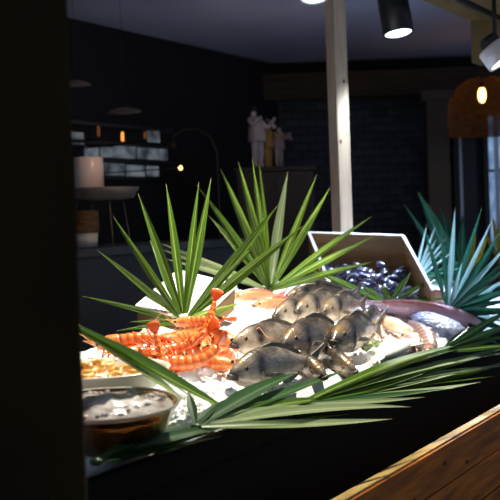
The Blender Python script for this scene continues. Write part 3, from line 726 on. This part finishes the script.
# ------------------------------------------------------------------ boxes
# foam box behind the left palm
k0 = at(134, 305, 3.50); e1 = at(172, 273, 3.72) - k0; e2 = at(166, 323, 3.40) - k0
L1 = e1.length * 1.15; e1.normalize(); e2 = (e2 - e1 * e2.dot(e1)); L2 = .24; e2.normalize(); e3 = e1.cross(e2)
if e3.z < 0: e3 = -e3
ax = (e1, e2, e3); T1 = .105
fb = k0 + e1 * (L1 / 2) + e2 * (L2 / 2) - e3 * (T1 / 2)
xr = root('foam_box', fb, 'white box tilted up behind the left palm leaf', 'box')
MB(fb).box(fb - e3 * .010, (L1 * .96, L2 * .96, T1 - .02), ax).build('box_body', M['boxshade'], xr, False, .008)
MB(fb).box(fb + e3 * (T1 / 2 - .007), (L1, L2, .016), ax).build('box_lid', M['foam'], xr, False, .007)
# open plywood crate with mussels
cA, cB = at(309, 233, 4.95), at(403, 236, 4.85)
cC, cD = at(331, 287, 4.42), at(433, 291, 4.40)      # front ends of the side boards
wx = (cB - cA); W = wx.length; wx.normalize()
fwd = ((cC + cD) / 2 - (cA + cB) / 2).normalized()
nz = fwd.cross(wx).normalized()
if nz.z < 0: nz = -nz
LEN = ((cC + cD) / 2 - (cA + cB) / 2).length; H = .17; th = .012
mid = (cA + cB) / 2
cr_ = root('wooden_crate', mid - nz * H, 'open plywood crate tipped forward, holding dark mussels, below the pine post', 'crate')
O = cr_.location
def board(a, b, h, t, name, mat, z0=0.0):
    """upright board whose top edge runs from a to b"""
    a = a + nz * z0; b = b + nz * z0; d_ = (b - a).normalized(); sd = d_.cross(nz).normalized() * (t / 2)
    V_ = [a - sd, a + sd, b + sd, b - sd]; V_ += [p - nz * h for p in V_]
    return MB(O).add(V_, [(0, 1, 2, 3), (7, 6, 5, 4), (0, 4, 5, 1), (1, 5, 6, 2), (2, 6, 7, 3), (3, 7, 4, 0)]).build(name, mat, cr_, False)
for a_, b_ in ((cA, cB), (cA, cC), (cB, cD)):
    board(a_, b_, H, th, 'back_board' if b_ is cB else 'side_board', M['plywood'])
    board(a_, b_, .004, th + .001, 'pale_rim', M['plyedge'], .005)
board(cC - nz * (H - .06), cD - nz * (H - .06), .06, th, 'front_lip', M['plywood'])
fl_ = [cA, cB, cD, cC]; V_ = [p - nz * (H - .004) for p in fl_] + [p - nz * (H + th) for p in fl_]
MB(O).add(V_, [(0, 1, 2, 3), (7, 6, 5, 4), (0, 4, 5, 1), (1, 5, 6, 2), (2, 6, 7, 3), (3, 7, 4, 0)]).build('bottom_board', M['plywood'], cr_, False)
def mussel_mesh():
    mb = MB(); n, m = 12, 10
    for sg in (-1, 1):
        vs = []
        for i in range(m + 1):
            t = i / m; w = .019 * math.sin(PI * min(1, t * 1.02)) ** .6 * (.55 + .6 * t); h = .014 * math.sin(PI * min(1, t)) ** .7
            for k in range(n + 1):
                a = PI * k / n; vs.append((t * .062 - .031, math.cos(a) * w + .006 * t * t, sg * (math.sin(a) * h + .0012 + (.004 * t))))
        mb.add(vs, [(i * (n + 1) + k, i * (n + 1) + k + 1, (i + 1) * (n + 1) + k + 1, (i + 1) * (n + 1) + k) for i in range(m) for k in range(n)])
    return mb
mm = None
for k in range(95):
    u_, l_ = rnd(-.42, .42), rnd(.16, .9)
    lay = k // 48
    p = mid + wx * (u_ * W) + fwd * (l_ * LEN) - nz * (H - .03 - .03 * lay - .05 * max(0, .5 - abs(u_)) * (1 if l_ > .3 else .5))
    if mm is None: o = mussel_mesh().build('mussel', M['mussel']); mm = o
    else: o = mm.copy(); COL.objects.link(o)
    o.location = p; o.rotation_euler = (rnd(-.8, .8), rnd(-.6, .6), rnd(0, 6.28)); sc = rnd(.85, 1.15); o.scale = (sc, sc, sc)
    props(o, 'dark blue glossy mussel heaped in the tipped plywood crate', 'mussel', 'mussels in the plywood crate')

# ------------------------------------------------------------------ cuttlefish, squid and others at the right of the heap
def squid(name, label, pts, rads, mat, flat=.6, cat='squid', arms=True, finm=None):
    r = root(name, pts[0], label, cat, 'squid and cuttlefish beside the bream')
    MB(pts[0]).tube(pts, rads, 14, flat=flat).build('mantle', mat, r)
    d = (pts[-1] - pts[-2]).normalized()
    x, y, z = frame_from(d)
    fn = MB(pts[0])
    for sg in (-1, 1):
        a, b = pts[0], pts[len(pts) // 2]
        md = a.lerp(b, .45)
        fn.tube([a, md + y * sg * rads[len(rads) // 2] * 1.35, b], [.004, .014, .004], 8, flat=.3)
    fn.build('side_fin', finm or mat, r)
    if arms:
        for k in range(6):
            o_ = y * ((k - 2.5) * .007); e = pts[-1] + o_
            MB(pts[0]).tube([pts[-1] - d * .01 + o_ * .6, e + d * .02 + z * rnd(-.004, .006), e + d * .045 + y * rnd(-.015, .015) - z * .008, e + d * .06 + y * rnd(-.02, .02) - z * .016], [.006, .005, .0035, .0012], 7).build('arm', mat, r)
    return r
def path(pxs, lift): return [hit(x, y, lift) for x, y in pxs]
squid('cuttlefish', 'peach coloured cuttlefish lying below the cut palm stub', path([(374, 317), (382, 320), (392, 324), (402, 329), (410, 334)], .04), [.012, .036, .044, .036, .016], M['cuttle'], .55, 'cuttlefish')
squid('squid', 'white squid in front of the peach cuttlefish at the heap\'s right corner', path([(412, 340), (405, 344), (396, 348), (388, 352), (380, 356)], .035), [.01, .034, .042, .036, .02], M['squidw'], .6)
squid('squid', 'brown striped squid folded down beside the blue-white fillet', path([(410, 322), (420, 328), (427, 336), (430, 345), (428, 354)], .035), [.01, .026, .032, .028, .014], M['octo'], .7)
squid('squid', 'brown striped squid lying left of the folded one', path([(404, 332), (409, 338), (416, 346), (418, 355)], .03), [.01, .022, .022, .012], M['octo'], .7)
squid('cuttlefish', 'small cream cuttlefish between the dark-headed bream and the peach one', path([(357, 316), (365, 319), (374, 325), (380, 333)], .045), [.01, .026, .03, .014], M['cuttle'], .6, 'cuttlefish')
fp = hit(440, 330, .02)
fl = root('fish_fillet', fp, 'blue-white glistening fillet on the ice before the pink fish', 'fish')
ff = path([(412, 312), (425, 318), (440, 326), (456, 334), (475, 342)], .03)
MB(fp).tube(ff, [.03, .062, .075, .06, .02], 18, flat=.42).build('fillet_body', M['bluefish'], fl)
MB(fp).tube([p + Vector((0, 0, .026)) for p in ff[1:4]], [.006, .01, .006], 8, flat=.5).build('skin_ridge', M['pinkfin'], fl)
# lemon wedge
lw = hit(272, 339, .02)
lr = root('lemon_wedge', lw, 'small orange-yellow citrus wedge tucked between the bream heads', 'lemon')
mb = MB(lw); vs = []
for i in range(9):
    t = PI * i / 8
    for k in range(7):
        a = -.6 + 1.2 * k / 6; vs.append(lw + Vector((-.032 * math.cos(t), math.sin(a) * .024 * math.sin(t), math.cos(a) * .024 * math.sin(t))))
    vs.append(lw + Vector((-.032 * math.cos(t), 0, 0)))
for i in range(8):
    for k in range(7): mb_i = 1; fs_ = (i * 8 + k, i * 8 + k + 1, (i + 1) * 8 + k + 1, (i + 1) * 8 + k); mb.f.append(fs_)
    mb.f.append((i * 8 + 7, i * 8, (i + 1) * 8, (i + 1) * 8 + 7))
mb.v = vs; mb.uv = [(0, 0)] * len(vs)
mb.build('peel', M['lemon'], lr)
# pale garnish by the front frond
for k, (x, y) in enumerate(((366, 352), (376, 348))):
    p = hit(x, y, .012); g = root('lettuce_sprig', p, ('pale green sprig tucked under the nosing bream' , 'pale green sprig beside the white squid')[k], 'garnish', 'green sprigs at the front')
    for j in range(4):
        a = j * 1.5 + k; blade(p, p + Vector((math.cos(a) * .03, math.sin(a) * .03, .022)), .026, origin=p, n=6, facing=Vector((0, -.5, 1)), wmax=.6).build('leaf', M['leafpale'], g)

# ------------------------------------------------------------------ pine post
pb = at(342.5, 228, 5.3); pt = at(335, 0, 5.3)
po = root('wooden_post', (pb.x, pb.y, .0), 'pale pine post standing behind the plywood crate', 'post')
a45 = math.radians(31); PX = (Vector((math.cos(a45), math.sin(a45), 0)), Vector((-math.sin(a45), math.cos(a45), 0)), ZX)
MB(po.location).box((pb.x, pb.y, ZC / 2), (.076, .076, ZC - .004), PX).build('post_shaft', M['pine'], po, False, .003)
for zz, dx in ((2.02, .012), (1.72, -.02)): MB(po.location).ell(Vector((pb.x, pb.y, zz)) - PX[1] * .0385 + PX[0] * dx, (.008, .002, .011), ax=PX).build('wood_knot', M['knot'], po)

# ------------------------------------------------------------------ lamps above
def spot_fixture(face, axis, L, R, bm, lm, label, ceilz=ZC):
    """can spotlight: face = centre of the glowing end, axis = pointing direction"""
    axis = Vector(axis).normalized(); x, y, z = frame_from(axis); AX = (y, z, x)
    r = root('track_spotlight', face, label, 'lamp', 'spotlights over the display')
    MB(face).lathe([(0, -L), (R * .96, -L), (R, -L + .008), (R, 0), (R * .9, 0), (R * .88, -.012), (0, -.012)], face, 36, AX).build('lamp_body', bm, r)
    MB(face).lathe([(0, -.008), (R * .86, -.006)], face, 36, AX).build('lamp_lens', lm, r)
    MB(face).lathe([(0, -L - .045), (R * .55, -L - .045), (R * .62, -L - .03), (R * .62, -L + .002), (0, -L + .002)], face, 24, AX).build('lamp_housing', M['blackmetal'], r)
    top = face - axis * L * .75
    MB(face).tube([top, Vector((top.x, top.y, ceilz))], .010, 8).build('stem', M['blackmetal'], r)
    MB(face).lathe([(0, 0), (.045, 0), (.045, .02), (0, .02)], Vector((top.x, top.y, ceilz - .02)), 24).build('ceiling_mount', M['blackmetal'], r)
    return r
s1f = at(398.5, 34, 5.2)
spot_fixture(s1f, (.10, -.15, -.9), .24, .076, M['blackmetal'], M['lens'], 'black can spotlight hanging right of the pine post')
s2f = at(504, 61, 4.7)
spot_fixture(s2f, (.48, -.18, -.75), .085, .076, M['whitemetal'], M['lenswarm'], 'white can spotlight at the upper right corner', ZC - .22)
s3f = at(314, -2, 4.6)
spot_fixture(s3f, (.0, -.3, -1), .14, .064, M['whitemetal'], M['lens'], 'round glowing spotlight at the top edge left of the post')
# track under the beam
tk = root('lamp_track', sv(4.6, qv - .22, ZC - .23), 'metal lamp track fixed under the ochre beam at top right', 'track')
MB(tk.location).box(sv(4.1, qv - .16, ZC - .232), (2.5, .035, .022), BOX).build('track_rail', M['blackmetal'], tk, False)
MB(tk.location).box(sv(4.1, qv - .16, ZC - .2445), (2.5, .012, .003), BOX).build('track_strip', M['metal'], tk, False)

# wicker pendant with a warm bulb
wp = at(482, 95, 7.3)
wr_ = root('wicker_pendant_lamp', wp, 'wicker pendant lampshade glowing orange round a bare bulb', 'lamp')
MB(wp).ell(wp, (.028, .028, .055), 14, 10).build('light_bulb', M['bulb'], wr_)
MB(wp).tube([wp + Vector((0, 0, .04)), wp + Vector((0, 0, .085))], .014, 10).build('bulb_socket', M['blackmetal'], wr_)
sh = MB(wp); c = wp + Vector((.06, .16, -.06))
prof = [(.05, .20), (.12, .19), (.20, .14), (.255, .05), (.27, -.05), (.265, -.2)]
for i, (r_, z_) in enumerate([(interp([(a, b) for a, b in zip((0, .2, .4, .6, .8, 1), [p[0] for p in prof])], t / 44), interp([(a, b) for a, b in zip((0, .2, .4, .6, .8, 1), [p[1] for p in prof])], t / 44)) for t in range(45)]):
    sh.tube([c + Vector((math.cos(a) * r_, math.sin(a) * r_, z_)) for a in [-.35 * PI + 1.8 * PI * 0 + (PI * 1.25) * k / 30 for k in range(31)]], .007, 5)
for k in range(60):
    a = -.35 * PI + (PI * 1.25) * k / 59
    sh.tube([c + Vector((math.cos(a) * r_, math.sin(a) * r_, z_)) for r_, z_ in prof], .005, 5)
sh.build('wicker_shade', M['wicker'], wr_)
MB(wp).tube([wp + Vector((0, 0, .08)), Vector((wp.x, wp.y, ZC))], .004, 6).build('cord', M['blackmetal'], wr_)

# shallow pendant shades over the bar at the left
for (x, y, D, rr, lab) in ((76, 84, 5.2, .075, 'shallow brown pendant shade partly behind the dark jamb'), (124, 111, 5.7, .095, 'shallow brown pendant shade with a small glow above the bar')):
    p = at(x, y, D); r = root('pendant_lamp', p, lab, 'lamp', 'shallow pendant shades over the bar')
    MB(p).lathe([(0, .02), (rr * .3, .018), (rr * .8, .004), (rr, -.006), (rr * .98, -.008), (rr * .75, .0), (rr * .3, .012), (0, .013)], p, 40, (Vector((1, 0, 0)), Vector((0, .97, .22)), Vector((0, -.22, .97)))).build('lamp_shade', M['shade'], r)
    MB(p).ell(p - Vector((0, 0, .004)), (.011, .011, .008), 12, 8).build('light_bulb', M['flame'], r)
    MB(p).tube([p + Vector((0, 0, .018)), Vector((p.x, p.y, ZC))], .0012, 6).build('cord', M['blackmetal'], r)
# little flames and a bulb near the window
for (x, y, D, hgt, lab) in ((122.5, 136.5, 5.9, .026, 'bright slim orange candle light before the window grid'), (98.5, 131, 5.9, .03, 'faint slim orange candle light at the left of the window grid'), (145, 135, 6.1, .02, 'faint short candle light beside the upper lit pane')):
    p = at(x, y, D); r = root('candle_light', p, lab, 'candle', 'candle lights before the window')
    fm = M['flame'] if 'bright' in lab else (M.get('flamedim') or M.setdefault('flamedim', emit('dim_flame', (1, .3, .05), .12)))
    MB(p).tube([p - Vector((0, 0, hgt)), p, p + Vector((0, 0, hgt))], [.008, .009, .006], 10).build('flame', fm, r)
    wv_ = tosv(p)[0]; wallp = sv(wv_, corner.dot(VX) - PERP - .001, p.z - hgt)
    MB(p).tube([p - Vector((0, 0, hgt)), p - Vector((0, 0, hgt + .02)), wallp - Vector((0, 0, .02))], .004, 6).build('bracket', M['blackmetal'], r)
p = at(180.5, 168, 6.0); r = root('wall_bulb', p, 'small warm round bulb shining in the dark above the left palm leaf', 'lamp')
MB(p).ell(p, (.011, .011, .011), 12, 8).build('light_bulb', M['bulb'], r)
wallp = sv(tosv(p)[0], corner.dot(VX) - PERP - .001, p.z)
MB(p).tube([p + VX * .008, wallp], .004, 6).build('bracket', M['blackmetal'], r)
# arched lamp arm
ap = [at(218, 175, 6.2), at(217, 152, 6.2), at(210, 137, 6.2), at(198, 129, 6.2), at(184, 129, 6.2), at(175, 135, 6.2), at(172, 143, 6.2)]
base = Vector((ap[0].x, ap[0].y, 0)); ar = root('arc_lamp', base, 'thin dark arched lamp arm curving over the warm bulb', 'lamp')
MB(base).tube([base + ZX * .02] + ap, .005, 8).build('lamp_arm', M['cabinet'], ar)
MB(base).lathe([(0, .03), (.13, .026), (.14, .0), (0, 0)], base, 32).build('base', M['blackmetal'], ar)
MB(base).lathe([(.004, .02), (.02, .0), (.026, -.03), (.022, -.03), (.0, .01)], ap[-1], 20).build('lamp_shade', M['cabinet'], ar)

# ------------------------------------------------------------------ the bar at the left with its things
bt = at(110, 246, 4.9).z
bs, bv = tosv(at(110, 250, 4.9))
bar = root('bar_counter', sv(bs, bv, 0), 'blue-grey bar counter behind the palm leaves at left', 'counter')
MB(bar.location).box(sv(bs, bv + .1, bt / 2 - .02), (1.9, .42, bt - .04), BOX).build('bar_body', M['bar'], bar, False, .004)
MB(bar.location).box(sv(bs, bv + .1, bt - .02), (1.96, .5, .04), BOX).build('bar_top', M['bar'], bar, False, .006)
# tray stand
tp = at(100, 190, 4.75)
ts = root('tray_stand', (tp.x, tp.y, bt), 'round grey tray raised on thin legs on the bar', 'stand')
MB(ts.location).lathe([(0, -.05), (.10, -.05), (.15, -.04), (.165, -.012), (.176, .002), (.176, .008), (.165, .006), (.155, .002), (0, .002)], tp, 48).build('tray', M['tray'], ts)
for k in range(4):
    a = .5 + k * PI / 2; MB(ts.location).tube([tp + Vector((math.cos(a) * .11, math.sin(a) * .11, -.045)), Vector((tp.x + math.cos(a) * .14, tp.y + math.sin(a) * .14, bt))], .003, 8).build('leg', M['shade'], ts)
cp = at(89, 186, 4.72); cp.z = tp.z + .003
cn = root('ceramic_canister', cp, 'pale cylindrical canister standing on the round tray', 'canister')
MB(cp).lathe([(0, 0), (.064, 0), (.068, .004), (.068, .138), (.066, .144), (0, .146)], cp, 40).build('canister_body', M['ceramic'], cn)
# wrapped pot below
pw = at(86, 238, 4.72); pw.z = bt
wpot = root('wrapped_pot', pw, 'white pot bound with wicker standing under the round tray', 'pot')
MB(pw).lathe([(0, .002), (.05, .002), (.055, .07), (.05, .07), (.045, .01), (0, .008)], pw, 32).build('pot', M['cream'], wpot)
wb = MB(pw)
for k in range(12): wb.lathe([(.057 + .005 * math.cos(a), .072 + k * .008 + .005 * math.sin(a)) for a in [2 * PI * i / 8 for i in range(9)]], pw, 24)
wb.lathe([(0, .168), (.05, .168), (.05, .07)], pw, 24)
wb.build('wicker_wrap', M['wicker'], wpot)

# ------------------------------------------------------------------ figurines on the cabinet
fc = at(268, 168, 7.0); fz = fc.z
cb = root('dark_cabinet', (fc.x, fc.y, 0), 'dark brown cabinet carrying the three figurines', 'cabinet')
MB(cb.location).box((fc.x + .04, fc.y + .02, fz / 2 - .015), (.5, .34, fz - .03), None).build('cabinet_body', M['cabinet'], cb, False, .004)
MB(cb.location).box((fc.x + .04, fc.y + .02, fz - .015), (.54, .38, .03)).build('cabinet_top', M['cabinet'], cb, False, .004)
for sg in (-1, 1):
    dd = MB(cb.location).box((fc.x + .04 + sg * .122, fc.y - .156, fz / 2 - .03), (.23, .015, fz - .14)).build('cabinet_door', M['cabinet'], cb, False, .003)
    MB(cb.location).ell((fc.x + .04 + sg * .02, fc.y - .17, fz / 2), (.008, .012, .008)).build('knob', M['metal'], dd)
def skin(name, joints, edges, mat, parent, loc):
    me = bpy.data.meshes.new(name); me.from_pydata([Vector(j[0]) for j in joints], edges, [])
    o = bpy.data.objects.new(name, me); COL.objects.link(o); o.parent = parent
    sk = o.modifiers.new('skin', 'SKIN'); sk.use_smooth_shade = True
    for i, j in enumerate(joints):
        r_ = j[1] if hasattr(j[1], '__len__') else (j[1], j[1]); me.skin_vertices[0].data[i].radius = r_
    me.skin_vertices[0].data[0].use_root = True
    sb = o.modifiers.new('sub', 'SUBSURF'); sb.levels = 2; sb.render_levels = 2
    me.materials.append(mat); return o
def figurine(px, py, h, mat, lab, lean, armup, yaw, D):
    p = at(px, py, D); p.z = fz; r = root('figurine', p, lab, 'figurine', 'figurines on the dark cabinet'); k = h
    J = [((0, 0, .5), (.1, .08)), ((0, 0, .62), (.09, .075)), ((lean * .3, 0, .76), (.115, .08)), ((lean * .5, 0, .84), .042), ((lean * .7, -.01, .93), (.062, .068)),
         ((-.07, 0, .46), .07), ((-.075, -.01, .26), .055), ((-.075, 0, .05), .042), ((-.075, -.06, .02), .035),
         ((.07, 0, .46), .07), ((.075, -.01, .26), .055), ((.075, 0, .05), .042), ((.08, -.06, .02), .035),
         ((lean * .4 + .13, 0, .77), .045), ((.2, -.08, .66), .038), ((.2 + armup * .06, -.2, .72 + armup * .1), .03),
         ((lean * .4 - .13, 0, .77), .045), ((-.19, -.06, .68), .038), ((-.1, -.2, .70 + armup * .12), .03)]
    E = [(0, 1), (1, 2), (2, 3), (3, 4), (0, 5), (5, 6), (6, 7), (7, 8), (0, 9), (9, 10), (10, 11), (11, 12), (2, 13), (13, 14), (14, 15), (2, 16), (16, 17), (17, 18)]
    J = [(Vector(a) * k, tuple(x * k for x in b) if hasattr(b, '__len__') else b * k) for a, b in J]
    skin('body', J, E, mat, r, p)
    MB().lathe([(.0, .80 * k), (.11 * k, .78 * k), (.135 * k, .62 * k), (.15 * k, .44 * k), (.14 * k, .42 * k), (.12 * k, .6 * k)], (0, 0, 0), 20).build('jacket', mat, r)
    MB().ell((lean * .7 * k, .012 * k, .965 * k), (.07 * k, .075 * k, .05 * k), 12, 8).build('hair', M['figdark'], r)
    MB().tube([(.0, -.2 * k, .78 * k), (-.0, -.3 * k, .72 * k), (.02 * k, -.36 * k, .62 * k)], [.012 * k, .018 * k, .04 * k], 10).build('horn', mat, r)
    r.rotation_euler = (0, 0, yaw)
    return r
figurine(258, 168, .40, M['figwhite'], 'ivory figurine, leftmost and tallest of the three on the dark cabinet', -.12, 1, .9, 6.9)
figurine(268.5, 168, .31, M['figgold'], 'gold figurine between the ivory and the pink one', .05, .5, 1.0, 7.0)
figurine(279, 168, .29, M['figpink'], 'pinkish figurine, rightmost of the three on the dark cabinet', .08, .8, .9, 7.0)
# yellow croton at the far right
cpz = at(500, 262, 5.9)
ct = palm('croton_plant', cpz, [(492, 214, 0, .9), (503, 210, 0, .9), (510, 225, 0, .9), (484, 230, 0, .8), (498, 222, .05, .8)], 'yellow and orange leaved plant at the right edge of the frame', M['leafyellow'], .03, None, None, 'plant')
MB(cpz).lathe([(0, -cpz.z + .0), (.09, -cpz.z), (.12, -cpz.z + .25), (.10, -cpz.z + .25), (0, -cpz.z + .24)], cpz, 24).build('plant_pot', M['blackmetal'], ct)
MB(cpz).tube([Vector((cpz.x, cpz.y, .24)), cpz], .008, 8).build('stem', M['stem'], ct)

# ------------------------------------------------------------------ lights
def spot(name, loc, target, power, color, size, blend, rad):
    l = bpy.data.lights.new(name, 'SPOT'); l.energy = power; l.color = color; l.spot_size = math.radians(size); l.spot_blend = blend; l.shadow_soft_size = rad
    o = bpy.data.objects.new(name, l); COL.objects.link(o); o.location = loc
    o.rotation_euler = (Vector(target) - Vector(loc)).to_track_quat('-Z', 'Y').to_euler(); return o
spot('key_spot', sv(2.75, .12, 2.30), sv(2.55, .30, .95), 205, (1, .93, .80), 94, .3, .025)
spot('palm_spot', s3f + Vector((0, 0, -.03)), b2 + Vector((0, 0, .12)), 150, (1, .95, .8), 34, .5, .03)
spot('blue_spot', sv(5.0, .45, 2.2), sv(4.5, .38, .95), 320, (.52, .67, 1), 66, .6, .06)  # added blue spot stands in for skylight on the right end
ax2 = (Vector((.10, -.15, -.9))).normalized()
spot('post_spot', s1f + ax2 * .05, at(345, 205, 5.25), 75, (.72, .82, 1), 70, 1, .04)
def point(name, loc, power, color, rad):
    l = bpy.data.lights.new(name, 'POINT'); l.energy = power; l.color = color; l.shadow_soft_size = rad
    o = bpy.data.objects.new(name, l); COL.objects.link(o); o.location = loc; return o
point('pendant_glow', wp + Vector((0, -.02, -.015)), .8, (1, .42, .1), .03)
point('bar_fill', at(128, 150, 4.45), .8, (1, .55, .3), .03)  # warm point added to brighten the canister, belongs to no lamp
point('cabinet_fill', at(262, 100, 6.2), .5, (1, .62, .4), .05)  # warm fill added near the figurines, belongs to no lamp
spot('front_spot', s2f + Vector((.02, -.01, -.03)), atv(440, 366, -.03), 130, (1, .95, .85), 24, .7, .03)
W_ = bpy.data.worlds.new('world'); S.world = W_; W_.use_nodes = True
bg = W_.node_tree.nodes['Background']; bg.inputs[0].default_value = (.52, .68, 1.0, 1); bg.inputs[1].default_value = .33
S.view_settings.view_transform = 'Standard'; S.view_settings.look = 'None'; S.view_settings.gamma = 1; S.view_settings.use_curve_mapping = False
S.view_settings.exposure = 0
